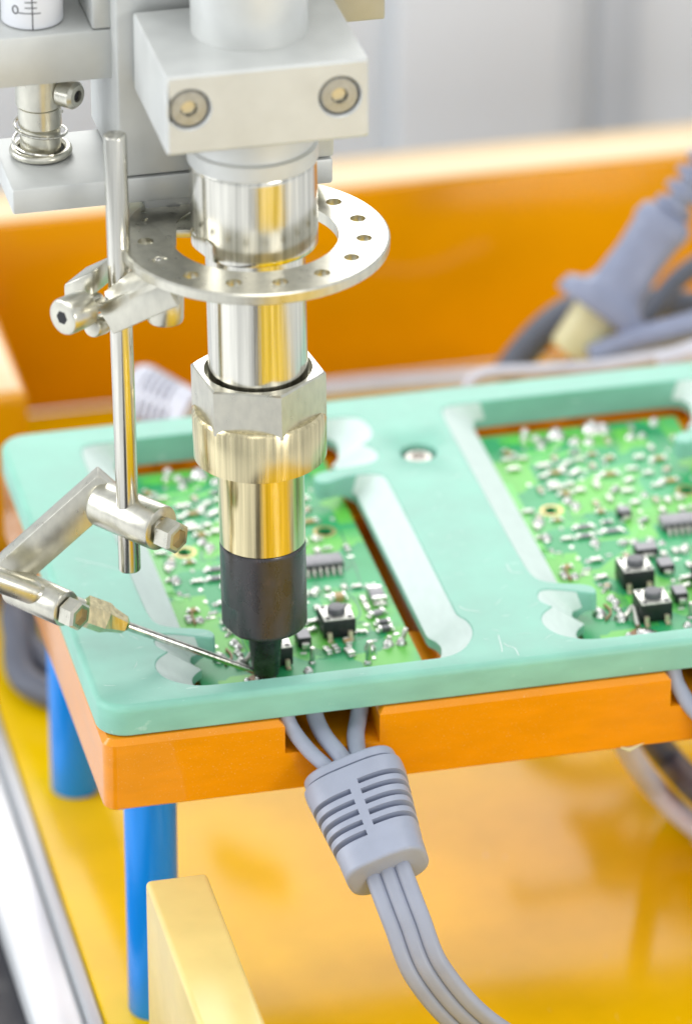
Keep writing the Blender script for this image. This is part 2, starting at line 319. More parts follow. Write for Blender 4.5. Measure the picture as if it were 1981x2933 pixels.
for sx in (0, 7.38):
    t0 = [(p[0] + sx, p[1], 0) for p in pk]
    lip = [(p[2] + sx, p[3], p[4]) for p in pk]; bot = [(p[2] + sx, p[3], p[5]) for p in pk]
    rim = [(q.x, q.y, 0) for q in inset([p[:2] for p in t0], -0.022)]; t0 = [(p[0], p[1], -0.022) for p in t0]
    b.rings([rim, t0], caps=False); n = len(pk)
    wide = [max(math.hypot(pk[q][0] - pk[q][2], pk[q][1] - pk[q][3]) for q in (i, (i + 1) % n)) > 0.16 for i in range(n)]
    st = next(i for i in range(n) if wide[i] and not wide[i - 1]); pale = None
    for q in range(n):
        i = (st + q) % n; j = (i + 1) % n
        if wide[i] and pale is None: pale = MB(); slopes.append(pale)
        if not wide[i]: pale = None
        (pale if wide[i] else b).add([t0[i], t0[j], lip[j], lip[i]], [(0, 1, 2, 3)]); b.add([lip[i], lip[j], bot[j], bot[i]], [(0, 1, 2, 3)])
    tl.append(rim); bl.append(bot)
for x, y in screws:
    n = 32; c = lambda r, z: [(x + r * math.cos(2 * math.pi * k / n), y + r * math.sin(2 * math.pi * k / n), z) for k in range(n)]
    b.rings([c(0.40, 0), c(0.37, -0.02), c(0.36, -0.3)], caps=False); b.fill([c(0.36, -0.3)]); tl.append(c(0.40, 0))
b.fill(tl); b.fill(bl)
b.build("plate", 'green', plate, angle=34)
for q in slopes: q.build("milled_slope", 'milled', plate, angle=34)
for x, y in screws:
    b = MB().lathe((x, y, -0.295), (0, 0, 1), [(0, .30), (.14, .30), (.19, .25), (.20, .16), (.12, .15)], 32); b.build("screw", 'plug', plate)
# scuffs left by tools on the top face
for pts in ([(7.745, 0.684, 0.001), (7.687, 0.216, 0.001), (7.649, 0.024, 0.001)], [(7.761, 0.35, 0.001), (7.818, 0.226, 0.001), (7.916, 0.112, 0.001), (7.92, -0.165, 0.001)],
            [(7.292, 1.883, 0.001), (7.379, 1.717, 0.001), (7.63, 1.581, 0.001)], [(0.581, 5.314, 0.001), (0.899, 5.071, 0.001), (1.355, 4.703, 0.001)],
            [(8.582, 3.271, 0.001), (8.593, 2.923, 0.001), (8.778, 2.845, 0.001)]):
    MB().tube(bez(pts, 6), [.003] + [0.0095] * (6 * (len(pts) - 1) - 1) + [.003], 6, ry=0.002).build("scuff", 'milled', plate)

sr = random.Random(11)
for k in range(26):
    x, y = sr.uniform(7.4, 8.75), sr.uniform(0.3, 7.2)
    if k > 18: x, y = sr.uniform(.4, 1.25), sr.uniform(.4, 5)
    a_, l_ = sr.uniform(0, 3.14), sr.uniform(.05, .28); d_ = Vector((math.cos(a_), math.sin(a_), 0)) * l_
    MB().tube([Vector((x, y, .0005)), Vector((x, y, .0005)) + d_ * .5 + Vector((sr.uniform(-.02, .02), sr.uniform(-.02, .02), 0)), Vector((x, y, .0005)) + d_], [.002, sr.uniform(.003, .007), .002], 6, ry=.002).build("scuff", 'milled', plate)
# ------------------------------------------------------------------ circuit boards
BZ = -0.68
board = thing("circuit_board", (4.3, 5.0, BZ - 0.16), "green circuit board in the left pocket, under the soldering tip", "circuit board", "circuit boards in the jig")
HOLES = [(5.756, 6.454, 0.155), (2.92, 6.26, 0.155)]
b = MB(); n = 28
ed = rrect(2.20, 6.41, 0.16, 9.55, 0.05, BZ, 2); lo = [(x, y, BZ - .16) for x, y, _ in ed]
b.rings([lo, ed], caps=False); L1, L2 = [ed], [lo]
for x, y, r_ in HOLES:
    t = [(x + r_ * math.cos(2 * math.pi * k / n), y + r_ * math.sin(2 * math.pi * k / n), BZ) for k in range(n)]; q = [(p[0], p[1], BZ - .16) for p in t]
    b.rings([t, q], caps=False); L1.append(t); L2.append(q)
b.fill(L1); b.fill(L2); b.build("substrate", 'board', board, angle=30)
for x, y, r_ in HOLES:
    b = MB(); c = lambda r, z: [(x + r * math.cos(2 * math.pi * k / n), y + r * math.sin(2 * math.pi * k / n), z) for k in range(n)]
    b.rings([c(r_ + .005, BZ + .001), c(r_ + .005, BZ + .008), c(r_ + .07, BZ + .008), c(r_ + .07, BZ + .001)], caps=False); b.build("hole_ring", 'gold', board)
def strip(pts, wd, mat, name="trace", zz=0.006):
    P = bez(pts, 5) if len(pts) > 2 else [Vector(p) for p in pts]
    L_, R_ = [], []
    for i, p in enumerate(P):
        t = (P[min(i + 1, len(P) - 1)] - P[max(i - 1, 0)]); t = Vector((t.x, t.y, 0)).normalized(); s_ = Vector((-t.y, t.x, 0)) * wd / 2
        L_.append(p + s_); R_.append(p - s_)
    bb = MB(); rs = []
    for l, r_ in zip(L_, R_): rs.append([(l.x, l.y, BZ + .0005), (l.x, l.y, BZ + zz), (r_.x, r_.y, BZ + zz), (r_.x, r_.y, BZ + .0005)])
    bb.rings(rs); return bb.build(name, mat, board, smooth=False)
B1 = [[(2.87, 8.574), (3.392, 8.584), (3.67, 8.784), (3.933, 9.055)], [(2.652, 9.222), (3.006, 9.172)], [(3.122, 6.376), (3.587, 6.299)], [(2.308, 4.81), (2.469, 4.403)]]
for q in B1: strip([(x, y, 0) for x, y in q], 0.16, 'lime')
B2 = [[(6.057, 6.423), (6.031, 5.33), (6.0, 4.719), (5.944, 4.081)], [(5.375, 2.231), (5.619, 2.321), (5.748, 2.55), (5.666, 2.829), (5.533, 2.823)], [(5.633, 3.964), (5.717, 3.679), (5.696, 3.195), (5.558, 2.929)], [(4.529, 1.698), (4.747, 1.683), (4.98, 1.811), (5.144, 1.882)]]
for q in B2: strip([(x, y, 0) for x, y in q], 0.035, 'teal')
B3 = [[(2.324, 7.516), (2.322, 6.205), (2.313, 4.607)], [(2.974, 8.254), (3.55, 8.4), (4.003, 8.576)], [(3.126, 7.328), (3.304, 6.518), (3.187, 5.894), (3.562, 5.914)], [(3.879, 4.239), (4.574, 5.569), (4.93, 5.702)], [(2.718, 2.138), (2.809, 1.915), (3.035, 1.811)]]
for q, wd, mt in zip(B3, (0.2, 0.16, 0.05, 0.06, 0.1), ('lime', 'lime', 'teal', 'lime', 'teal')): strip([(x, y, 0) for x, y in q], wd, mt)
strip([(2.667, 4.85, 0), (2.649, 4.391, 0)], 0.02, 'teal')
tr = random.Random(3)
for k in range(13):
    x, y = tr.uniform(2.5, 5.9), tr.uniform(0.8, 9.0); a_, b_, g_ = tr.uniform(.3, .9), tr.uniform(.15, .4), tr.choice((-1, 1)); vert = tr.random() < .5
    for j in range(tr.choice((2, 3, 4))):
        o_ = j * .075; P_ = [(x + o_, y), (x + o_, y + a_), (x + o_ + g_ * b_, y + a_ + b_), (x + o_ + g_ * b_, y + a_ + b_ + a_ * .6)]
        if vert: P_ = [(x + (q[1] - y), y + (q[0] - x)) for q in P_]
        P_ = [q for q in P_ if 2.3 < q[0] < 6.3 and .3 < q[1] < 9.4]
        if len(P_) < 2: continue
        L_ = []; mt = 'lime' if k % 3 == 0 else 'teal'
        bb = MB()
        for q, w_ in zip(P_, P_[1:]):
            d_ = Vector((w_[0] - q[0], w_[1] - q[1], 0)); n_ = Vector((-d_.y, d_.x, 0)).normalized() * .014; e_ = d_.normalized() * .006
            q_, v_ = Vector((q[0], q[1], BZ)) - e_, Vector((w_[0], w_[1], BZ)) + e_
            bb.rings([[q_ + n_, q_ + n_ + UP * .004, q_ - n_ + UP * .004, q_ - n_], [v_ + n_, v_ + n_ + UP * .004, v_ - n_ + UP * .004, v_ - n_]])
        bb.build("trace", mt, board, smooth=False)
def solder(x, y, r, h=None, name="solder_joint", mat='solder', parent=None):
    h = h or r * 0.85
    r *= .85
    return MB().lathe((x, y, BZ - .002), (0, 0, 1), [(0, r), (h * .35, r * .86), (h * .7, r * .6), (h * .93, r * .3), (h, r * .05)], 14).build(name, mat, parent or board)
def pin(x, y, r, h, lean=(0, 0)):
    s_ = solder(x, y, r, r * 1.1)
    MB().cyl((x, y, BZ), (x + lean[0], y + lean[1], BZ + h), 0.05, 12, 0.015).build("pin", 'tin', s_)
spots = []
def chip(x, y, L, W, H, ang, mat='chipgrey', name="resistor"):
    spots.append((x, y))
    ca, sa = math.cos(math.radians(ang)), math.sin(math.radians(ang)); ax, ay = Vector((ca, sa, 0)), Vector((-sa, ca, 0)); c = Vector((x, y, BZ + H / 2 + .004))
    o_ = MB().obox(c, ax, ay, UP, L / 2 * .62, W / 2, H / 2, 0.012).build(name, mat, board)
    for s_ in (-1, 1):
        MB().obox(c + ax * (s_ * L * .40) + UP * .004, ax, ay, UP, L * .11, W / 2 + .008, H / 2 + .006, 0.015).build("terminal", 'solder', o_)
        MB().obox(c + ax * (s_ * L * .56) - UP * (H * .30), ax, ay, UP, L * .10, W / 2, H * .22, 0.02).build("solder_fillet", 'solder', o_)
    return o_
def switch(x, y, s=0.62, h=0.36):
    x0, x1, y0, y1 = x - s / 2, x + s / 2, y - s / 2, y + s / 2; z0 = BZ + 0.03
    o_ = MB().box(x0, x1, y0, y1, z0, z0 + h, 0.012).build("tact_switch", 'black', board)
    MB().box(x0 + .015, x1 - .015, y0 + .015, y1 - .015, z0 + h + .001, z0 + h + .022, 0.008).build("cover", 'tin', o_)
    MB().lathe((x, y, z0 + h + .02), (0, 0, 1), [(0, .175), (.10, .172), (.125, .155), (.13, .10)], 28).build("plunger", 'chipdark', o_)
    for sx in (-1, 1):
        for sy in (-1, 1):
            MB().lathe((x + sx * .215, y + sy * .215, z0 + h + .02), (0, 0, 1), [(0, .05), (.012, .045)], 12).build("rivet", 'black', o_)
            MB().tube([(x + sx * .2, y + sy * (s / 2 - .02), z0 + .12), (x + sx * .2, y + sy * (s / 2 + .03), z0 + .11), (x + sx * .2, y + sy * (s / 2 + .06), z0 + .0), (x + sx * .2, y + sy * (s / 2 + .16), z0 - .015)], 0.05, 8, ry=0.025).build("leg", 'gold_tin', o_)
def soic(x0, y0, n=7, pitch=0.127, W=0.40, mat='chipgrey', H=0.17):
    L = n * pitch + .08; z0 = BZ + .03
    o_ = MB().box(x0, x0 + L, y0, y0 + W, z0, z0 + H, 0.02).build("ic_chip", mat, board)
    MB().box(x0 + .012, x0 + L - .012, y0 + .0, y0 + .012, z0 + .02, z0 + H - .03, 0.004).build("side", 'black', o_)
    for sy in (-1, 1):
        for k in range(n):
            px = x0 + .04 + pitch * (k + .5); yy = y0 if sy < 0 else y0 + W
            MB().tube([(px, yy - sy * .02, z0 + H * .55), (px, yy + sy * .06, z0 + H * .5), (px, yy + sy * .09, z0 + .0), (px, yy + sy * .20, z0 - .015)], 0.032, 8, ry=0.014).build("lead", 'tin', o_)
def diode(x, y, L=0.36, W=0.26, H=0.2, ang=90, mat='chipgrey'):
    ca, sa = math.cos(math.radians(ang)), math.sin(math.radians(ang)); ax, ay = Vector((ca, sa, 0)), Vector((-sa, ca, 0)); c = Vector((x, y, BZ + .02 + H / 2))
    o_ = MB().obox(c, ax, ay, UP, L / 2, W / 2, H / 2, 0.02).build("diode", 'black', board)
    MB().obox(c + UP * (H / 2 + .004), ax, ay, UP, L / 2 - .012, W / 2 - .012, .004, 0).build("cap", mat, o_)
    for s_ in (-1, 1):
        MB().obox(c + ax * (s_ * (L / 2 + .05)) - UP * .03, ax, ay, UP, .055, W * .28, H * .32, 0.02).build("lead", 'tin', o_)
M['chipdark'] = material("dark_grey_plastic", (0.11, 0.11, 0.12), 0.4, noise=((10, 10, 10), 3, 0.15))
M['gold_tin'] = material("pale_gold_lead", (0.74, 0.66, 0.46), 0.35, metal=0.6)
# the three push buttons, the chip, the crystal and the rest as the photograph shows them
switch(5.10, 2.64); switch(3.71, 1.86); switch(3.73, 3.14)
soic(4.811, 4.881)
for x, y, r_ in [(3.43, 6.298, 0.13), (2.531, 5.806, 0.15), (2.504, 5.17, 0.15), (3.39, 4.777, 0.13), (2.486, 4.671, 0.075), (2.657, 3.586, 0.12), (2.829, 3.649, 0.06), (3.005, 3.816, 0.06), (2.913, 3.811, 0.06), (3.062, 4.116, 0.07), (2.729, 2.085, 0.17), (3.129, 2.143, 0.09), (3.161, 2.44, 0.11), (3.828, 9.271, 0.22), (4.396, 8.824, 0.14), (3.405, 8.858, 0.12), (4.596, 9.349, 0.25), (4.801, 9.301, 0.2), (4.091, 8.896, 0.13), (5.271, 8.847, 0.13), (5.929, 9.382, 0.13), (5.516, 8.847, 0.11), (6.268, 8.442, 0.25), (4.873, 6.423, 0.1), (3.93, 4.65, 0.11), (4.158, 4.623, 0.11), (4.479, 4.601, 0.12), (4.667, 4.477, 0.09)]: solder(x, y, r_)
for x, y, r_ in [(3.249, 9.55, 0.12), (3.153, 9.271, 0.1), (3.395, 9.215, 0.12), (3.856, 9.14, 0.13), (3.326, 6.536, 0.14)]: solder(x, y, r_)
for x, y, r_ in [(3.113, 2.589, 0.13), (3.1, 2.26, 0.09), (2.726, 2.221, 0.11), (3.091, 1.831, 0.17), (4.249, 1.282, 0.12), (3.059, 1.211, 0.08), (3.298, 1.255, 0.1), (3.056, 3.168, 0.06), (3.047, 2.913, 0.06)]: solder(x, y, r_)
for x, y, L_, a_, mt in [(3.347, 5.426, 0.42, 0, 'chipgrey'), (3.275, 5.069, 0.36, 0, 'chipgrey'), (3.848, 5.148, 0.46, 0, 'chipgrey'), (4.555, 5.412, 0.24, 35, 'chipgrey'), (3.39, 7.71, 0.4, 0, 'ceramic'), (3.78, 7.619, 0.3, 35, 'tin'), (4.192, 7.801, 0.2, 90, 'ceramic'), (4.584, 8.045, 0.28, 20, 'ceramic'), (5.206, 7.956, 0.2, 0, 'tin'), (5.57, 7.814, 0.34, 0, 'ceramic'), (4.432, 7.41, 0.4, 0, 'ceramic'), (5.201, 7.285, 0.2, 0, 'tin'), (5.591, 7.333, 0.24, 60, 'ceramic'), (5.538, 6.873, 0.42, 0, 'ceramic'), (3.219, 7.279, 0.22, 0, 'tin'), (4.057, 7.027, 0.22, 90, 'tin'), (4.735, 7.062, 0.22, 30, 'tin'), (4.357, 6.764, 0.26, 50, 'chipgrey'), (4.592, 6.654, 0.24, 0, 'tin'), (3.364, 6.832, 0.3, 0, 'ceramic'), (3.674, 6.897, 0.22, 0, 'tin'), (5.038, 6.166, 0.2, 90, 'ceramic'), (5.262, 6.113, 0.2, 90, 'tin'), (5.492, 6.169, 0.2, 90, 'tin'), (3.838, 5.958, 0.2, 0, 'ceramic'), (4.61, 6.157, 0.2, 0, 'tin'), (2.627, 8.056, 0.26, 0, 'tin'), (2.693, 8.714, 0.34, -50, 'ceramic'), (5.044, 5.729, 0.2, 90, 'tin'), (5.431, 5.693, 0.2, 90, 'tin'), (4.984, 4.085, 0.2, 90, 'tin'), (4.83, 4.095, 0.2, 90, 'tin'), (4.574, 4.024, 0.18, 90, 'tin'), (3.153, 3.418, 0.24, 10, 'tin'), (3.155, 3.056, 0.2, 60, 'ceramic'), (3.228, 4.103, 0.24, 0, 'tin'), (3.942, 4.647, 0.2, 0, 'pad')]: chip(x, y, L_ * .85, .12, .06, a_, mt)
for x, y, L_, W_, H_, a_, mt in [(5.409, 3.77, 0.3, 0.22, 0.14, 0, 'ceramic'), (6.135, 3.657, 0.56, 0.32, 0.16, 90, 'chipgrey'), (5.986, 3.034, 0.36, 0.16, 0.1, 20, 'chipgrey'), (6.016, 2.654, 0.3, 0.15, 0.11, 0, 'chipdark'), (6.005, 2.415, 0.3, 0.15, 0.11, 0, 'chipdark'), (4.76, 1.899, 0.22, 0.13, 0.08, 100, 'tin'), (4.925, 1.933, 0.22, 0.13, 0.08, 100, 'tin'), (5.201, 2.125, 0.24, 0.15, 0.08, 95, 'ceramic'), (5.151, 1.752, 0.26, 0.17, 0.08, 100, 'tin'), (5.651, 5.751, 0.16, 0.1, 0.05, 0, 'pad'), (5.551, 6.147, 0.16, 0.1, 0.05, 0, 'pad'), (5.064, 4.192, 0.14, 0.12, 0.06, 90, 'tin'), (5.287, 4.178, 0.14, 0.12, 0.06, 90, 'tin'), (5.608, 4.179, 0.14, 0.12, 0.06, 90, 'tin'), (5.859, 4.158, 0.18, 0.12, 0.06, 0, 'tin'), (4.612, 2.705, 0.24, 0.12, 0.08, 15, 'tin'), (4.719, 3.014, 0.24, 0.12, 0.08, 10, 'tin'), (5.547, 2.449, 0.2, 0.1, 0.06, -10, 'tin'), (6.123, 4.115, 0.2, 0.12, 0.06, 0, 'pad')]: chip(x, y, L_ * .9, W_ * .85, H_ * .9, a_, mt, "capacitor" if mt == 'ceramic' else "resistor")
for x, y, L_, a_ in [(3.249, 8.042, 0.32, 5), (3.728, 8.044, 0.2, 30), (3.57, 7.852, 0.2, 30), (3.26, 7.113, 0.32, 0), (3.553, 7.173, 0.18, 0), (3.111, 7.601, 0.16, 0)]: chip(x, y, L_ * .85, .12, .06, a_, 'tin')
for x, y, h, lx, ly, r_ in [(5.565, 1.82, 0.18, 0.02, 0, 0.14), (5.936, 1.897, 0.18, 0.03, 0.02, 0.13), (6.186, 1.894, 0.3, 0.1, 0.05, 0.13), (5.398, 1.313, 0.48, 0.02, 0, 0.1), (4.389, 1.568, 0.34, 0.01, 0, 0.09)]: pin(x, y, r_, h, (lx, ly))
solder(3.40, 1.16, .24, .10)
for k in range(7): solder(3.40 + tr.uniform(-.5, .25), 1.16 + tr.uniform(-.25, .35), tr.uniform(.02, .05))
MB().lathe((3.33, 1.12, BZ + .001), (0, 0, 1), [(0, .30), (.006, .27)], 24).build("flux_mark", 'copper', board)
diode(4.378, 2.308); diode(4.244, 4.161, .3, .44, .16, 90); diode(4.247, 5.733, .26, .26, .14, 90)
diode(4.437, 3.476, .34, .30, .16)
# rows of small parts and bare pads filling the board between the larger ones
def free(x, y, g):
    if any(math.hypot(x - q[0], y - q[1]) < g for q in spots) or any(math.hypot(x - q[0], y - q[1]) < .42 for q in HOLES): return False
    if any(abs(x - q[0]) < .55 and abs(y - q[1]) < .62 for q in ((5.10, 2.64), (3.71, 1.86), (3.73, 3.14))): return False
    return not (4.6 < x < 6.0 and 4.1 < y < 5.5) and not (2.3 < x < 3.0 and y < 2.3) and not (x > 5.5 and 7.0 < y < 8.0)
for k in range(900):
    x, y = 2.45 + .155 * tr.randrange(25), .55 + .155 * tr.randrange(57)
    if k < 130 and y > 3.2 and free(x, y, .27): chip(x, y, .20, .10, .055, tr.choice((0, 90)), tr.choice(('tin', 'ceramic', 'chipgrey', 'tin')))
    elif k > 680 and free(x, y, .22):
        spots.append((x, y)); a_ = tr.choice((0, 1)); w_, h_ = ((.06, .035), (.035, .06))[a_]
        MB().box(x - w_, x + w_, y - h_, y + h_, BZ + .0005, BZ + .012, 0.004).build("pad", tr.choice(('pad', 'tin', 'solder')), board)
# bent lead near the front edge and flux marks
MB().tube(bez([(2.985, 1.772, -0.62), (3.192, 1.825, -0.6), (3.338, 1.891, -0.48), (3.306, 1.421, -0.63)], 6), 0.05, 8).build("bent_lead", 'tin', board)
for q in ([(2.644, 4.057), (2.552, 3.818), (2.537, 3.433)], [(2.918, 2.395), (2.958, 2.082), (2.782, 1.82)]): strip([(x, y, 0) for x, y in q], 0.035, 'copper', "flux_mark", 0.05)

def copy_tree(o, parent=None):
    c = o.copy(); C.objects.link(c); c.parent = parent
    for ch in list(o.children): copy_tree(ch, c)
    return c
board2 = copy_tree(board); board2.location.x += 7.38
board2["label"] = "green circuit board in the right pocket, two push buttons near its front"

# ------------------------------------------------------------------ robot head
def Hs(*a): return Vector(a)
A0 = Vector((3.427, 1.217, -0.582)); A1 = Vector((3.229, 1.264, 13.042)); AX = (A1 - A0).normalized()
iron = thing("soldering_iron", A0, "steel and black soldering iron pointing down into the left pocket", "soldering iron")
def facet(prof_n, prof, dirv, h, t0, t1, r):                       # turned part with one milled flat
    b = MB().lathe(A0, AX, prof, prof_n); dv = (Vector(dirv) - AX * Vector(dirv).dot(AX)).normalized(); out = []
    for p in b.v:
        q = Vector(p) - A0; t = q.dot(AX); k = q.dot(dv)
        if t0 < t < t1 and k > h * r: q = q - dv * (k - h * r)
        out.append(tuple(A0 + q))
    b.v = out; return b
def dense(t0, t1, r, n, b=0.03): return [(t0, r - b), (t0 + b * .3, r - b * .3)] + [(t0 + b + (t1 - t0 - 2 * b) * k / n, r) for k in range(n + 1)] + [(t1 - b * .3, r - b * .3), (t1, r - b)]
LFT = -0.87 * RT + 0.5 * HF
MB().lathe(A0, AX, [(0, .20), (.03, .24), (.25, .272), (1.054, 0.337)], 40).build("tip", 'tipiron', iron)
facet(96, dense(1.136, 2.902, 0.793, 40, .05), LFT, .90, 1.136 - .1, 1.726, 0.793).build("sleeve", 'oxide', iron)
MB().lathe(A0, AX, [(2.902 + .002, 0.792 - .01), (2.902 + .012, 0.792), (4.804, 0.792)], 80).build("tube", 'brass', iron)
MB().lathe(A0, AX, [(4.66, 1.145), (4.703, 1.215), (5.594, 1.224), (5.666, 1.173)], 80).build("collar", 'collar', iron)
# hexagonal nut, its upper corners chamfered, with a bored seat for the barrel
x_, y_, z_ = frame(AX); a0 = math.atan2((RT * math.cos(.17) + HF * math.sin(.17)).dot(y_), (RT * math.cos(.17) + HF * math.sin(.17)).dot(x_))
def hexring(t, R_, n=8, lim=None):
    out = []
    for k in range(6):
        p = Vector((math.cos(a0 + k * math.pi / 3), math.sin(a0 + k * math.pi / 3))) * R_; q = Vector((math.cos(a0 + (k + 1) * math.pi / 3), math.sin(a0 + (k + 1) * math.pi / 3))) * R_
        for j in range(n):
            v = p.lerp(q, j / n)
            if lim and v.length > lim: v = v * (lim / v.length)
            out.append(A0 + AX * t + x_ * v.x + y_ * v.y)
    return out
def circ(t, r, n=48): return [A0 + AX * t + x_ * (r * math.cos(a0 + 2 * math.pi * k / n)) + y_ * (r * math.sin(a0 + 2 * math.pi * k / n)) for k in range(n)]
RH = 1.243; hb, ht = 5.566 - .02, 6.435
b = MB(); b.rings([hexring(hb, RH), hexring(ht - .03, RH), hexring(ht, RH - .03, lim=RH * .96), circ(ht, 0.984), circ(ht - .22, 0.965), circ(ht - .24, .3)], caps=True)
b.build("hex_nut", 'nickel', iron, angle=20)
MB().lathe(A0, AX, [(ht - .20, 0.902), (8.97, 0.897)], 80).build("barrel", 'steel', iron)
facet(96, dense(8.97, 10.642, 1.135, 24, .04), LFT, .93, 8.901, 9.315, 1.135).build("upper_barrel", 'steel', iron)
MB().lathe(A0, AX, [(10.629, 1.135), (10.656, 1.166), (10.927, 1.166), (10.968, 1.098), (11.056, 1.086), (11.629, 1.086)], 80).build("flange", 'alu', iron)
MB().lathe(A0, AX, [(11.898, 1.024), (16.351, 1.024)], 80).build("shank", 'alu', iron)

# ---- clamp that grips the iron
CY0, CY1, CX0, CX1, CZ0, CZ1 = -0.5, 2.35, 1.39, 4.97, 11.03, 12.52
clampo = thing("iron_clamp", (3.2, 1.2, CZ0), "matte grey aluminium clamp block with two socket screws gripping the iron", "clamp")
def rxz(i, y, n=3):
    r_ = 0.06; return [(p[0], y, p[1]) for p in rrect(CX0 + i, CX1 - i, CZ0 + i, CZ1 - i, r_, 0, n)]
b = MB(); b.rings([rxz(.05, CY0), rxz(.0, CY0 + .05), rxz(0, CY1)], caps=False); b.fill([rxz(0, CY1)])
SC = [(1.799, 11.877), (4.451, 11.852)]
loops = [rxz(.05, CY0)]
for x, z in SC:
    c = lambda r, y: [(x + r * math.cos(2 * math.pi * k / 32), y, z + r * math.sin(2 * math.pi * k / 32)) for k in range(32)]
    b.rings([c(.40, CY0), c(.37, CY0 + .04), c(.36, CY0 + .20)], caps=False); b.fill([c(.36, CY0 + .20)]); loops.append(c(.40, CY0))
b.fill(loops); b.build("block", 'alu', clampo, angle=30)
for x, z in SC:
    h = MB().lathe((x, CY0 + .195, z), (0, -1, 0), [(0, .345), (.12, .345), (.155, .31), (.16, .15), (.06, .145)], 32, cap1=False).build("socket_screw", 'screw', clampo)
    MB().lathe((x, CY0 + .13, z), (0, -1, 0), [(0, .14), (.005, .14)], 6).build("hex_socket", 'gold_tin', h)
# ---- rear slide the clamp hangs from
slide = thing("slide_block", (3.0, 4.0, 9.2), "tall matte aluminium slide behind the clamp with a long foot to the left", "machine slide")
MB().box(1.10, 5.05, 2.52, 5.2, 9.27, 19, .07).build("block", 'alu', slide)
MB().box(1.5, 5.00, 2.36, 2.52, 13.3, 19, .03).build("cover_strip", 'alu_dark', slide)
MB().box(-0.84, 5.02, 2.50, 4.75, 8.75, 9.255, .06).build("foot", 'alu', slide)
MB().box(5.10, 6.1, 3.0, 4.2, 11.65, 19, .05).build("side_block", 'alu_dark', slide)
MB().box(1.62, 2.9, 2.75, 3.4, 8.30, 8.745, .03).build("hanger", 'alu_dark', slide)
# ---- guide ring on its ear
RC = A0 + AX * 8.984
ring = thing("guide_ring", RC, "flat steel ring with a row of small holes round the upper barrel", "ring")
b = MB(); nn = 72
def cc(r, z, n=nn): return [RC + RT * (r * math.cos(2 * math.pi * k / n)) - HF * (r * math.sin(2 * math.pi * k / n)) + UP * z for k in range(n)]
ro, ri, hz = 2.41, 1.50, .11
b.rings([cc(ri, -hz), cc(ri, hz)], caps=False); b.rings([cc(ro - .04, hz), cc(ro, hz - .03), cc(ro, -hz + .03), cc(ro - .04, -hz)], caps=False)
LT, LB = [cc(ri, hz), cc(ro - .04, hz)], [cc(ri, -hz), cc(ro - .04, -hz)]
for k in range(15):
    a = math.radians(20 - 24.0 * k); ctr = RC + RT * (1.95 * math.cos(a)) - HF * (1.95 * math.sin(a))
    hc = lambda r, z: [ctr + RT * (r * math.cos(2 * math.pi * j / 16)) - HF * (r * math.sin(2 * math.pi * j / 16)) + UP * z for j in range(16)]
    b.rings([hc(.145, hz), hc(.145, -hz)], caps=False); LT.append(hc(.145, hz)); LB.append(hc(.145, -hz))
b.fill(LT); b.fill(LB); b.build("ring", 'nickel', ring, angle=30)
# ear: bar from the ring out to the rod, with its bent-down tab and the clamp screw
E0, E1 = Vector((0.525, 0.922, 7.306)), Vector((1.542, 0.068, 8.173))
dv = (E1 - E0); dl = dv.length; dv.normalize(); nv = Vector((dv.y, -dv.x, 0)).normalized()
if nv.dot(HF) < 0: nv = -nv
uz = dv.cross(nv); uz = uz if uz.z > 0 else -uz
mid = (E0 + E1) / 2
MB().obox(mid, dv, nv, uz, dl / 2, .07, .29, .03).build("tab", 'nickel', ring)
Ep = [Vector(p) for p in ((1.547, 2.704, 8.52), (1.305, 1.688, 8.4), (1.028, 1.01, 8.189), (0.545, 1.174, 7.722), (0.547, 0.938, 7.587), (1.369, -0.074, 8.5), (1.853, 1.161, 8.52), (2.111, 2.422, 8.52))]
b = MB(); Lo = [p - UP * .12 for p in Ep]; b.rings([Lo, Ep], caps=False)
b.add(Ep, [(4, 2, 3), (4, 5, 2), (5, 1, 2), (5, 6, 1), (6, 0, 1), (6, 7, 0)]); b.add(Lo, [(4, 3, 2), (4, 2, 5), (5, 2, 1), (5, 1, 6), (6, 1, 0), (6, 0, 7)])
b.build("ear", 'nickel', ring, angle=25)
MB().obox(RC - RT * 1.85 - HF * 1.0, RT, HF, UP, .72, .75, .085, .03).build("rear_ear", 'nickel', ring)
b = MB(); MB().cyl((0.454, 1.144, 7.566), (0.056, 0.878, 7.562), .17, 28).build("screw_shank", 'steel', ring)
h = MB().cyl((0.171, 0.954, 7.567), (-0.332, 0.61, 7.586), .34, 36, .07).build("screw_head", 'nickel', ring)
v0, v1 = Vector((0.171, 0.954, 7.567)), Vector((-0.332, 0.61, 7.586)); dd = (v1 - v0).normalized()
MB().lathe(v1 + dd * .002, dd, [(0, .13), (.004, .13)], 6).build("hex_socket", 'dark', h)
MB().cyl((0.549, 1.276, 7.053), (0.255, 0.986, 7.139), .19, 28, .06).build("nut", 'nickel', ring)
MB().obox((0.372, 1.729, 7.681), dv, nv, UP, .36, .40, .24, .05).build("jaw", 'nickel', ring)
MB().cyl((1.549, 0.734, 7.253), (1.559, 0.731, 7.863), .33, 36, .06).build("lower_screw", 'nickel', ring)
for p, q in (((1.438, 0.759, 8.221), (1.437, 0.76, 8.496)), ((1.642, 0.712, 8.173), (1.641, 0.712, 8.469))):
    MB().cyl(p, q, .085, 18, .04).build("stud", 'solder', ring)

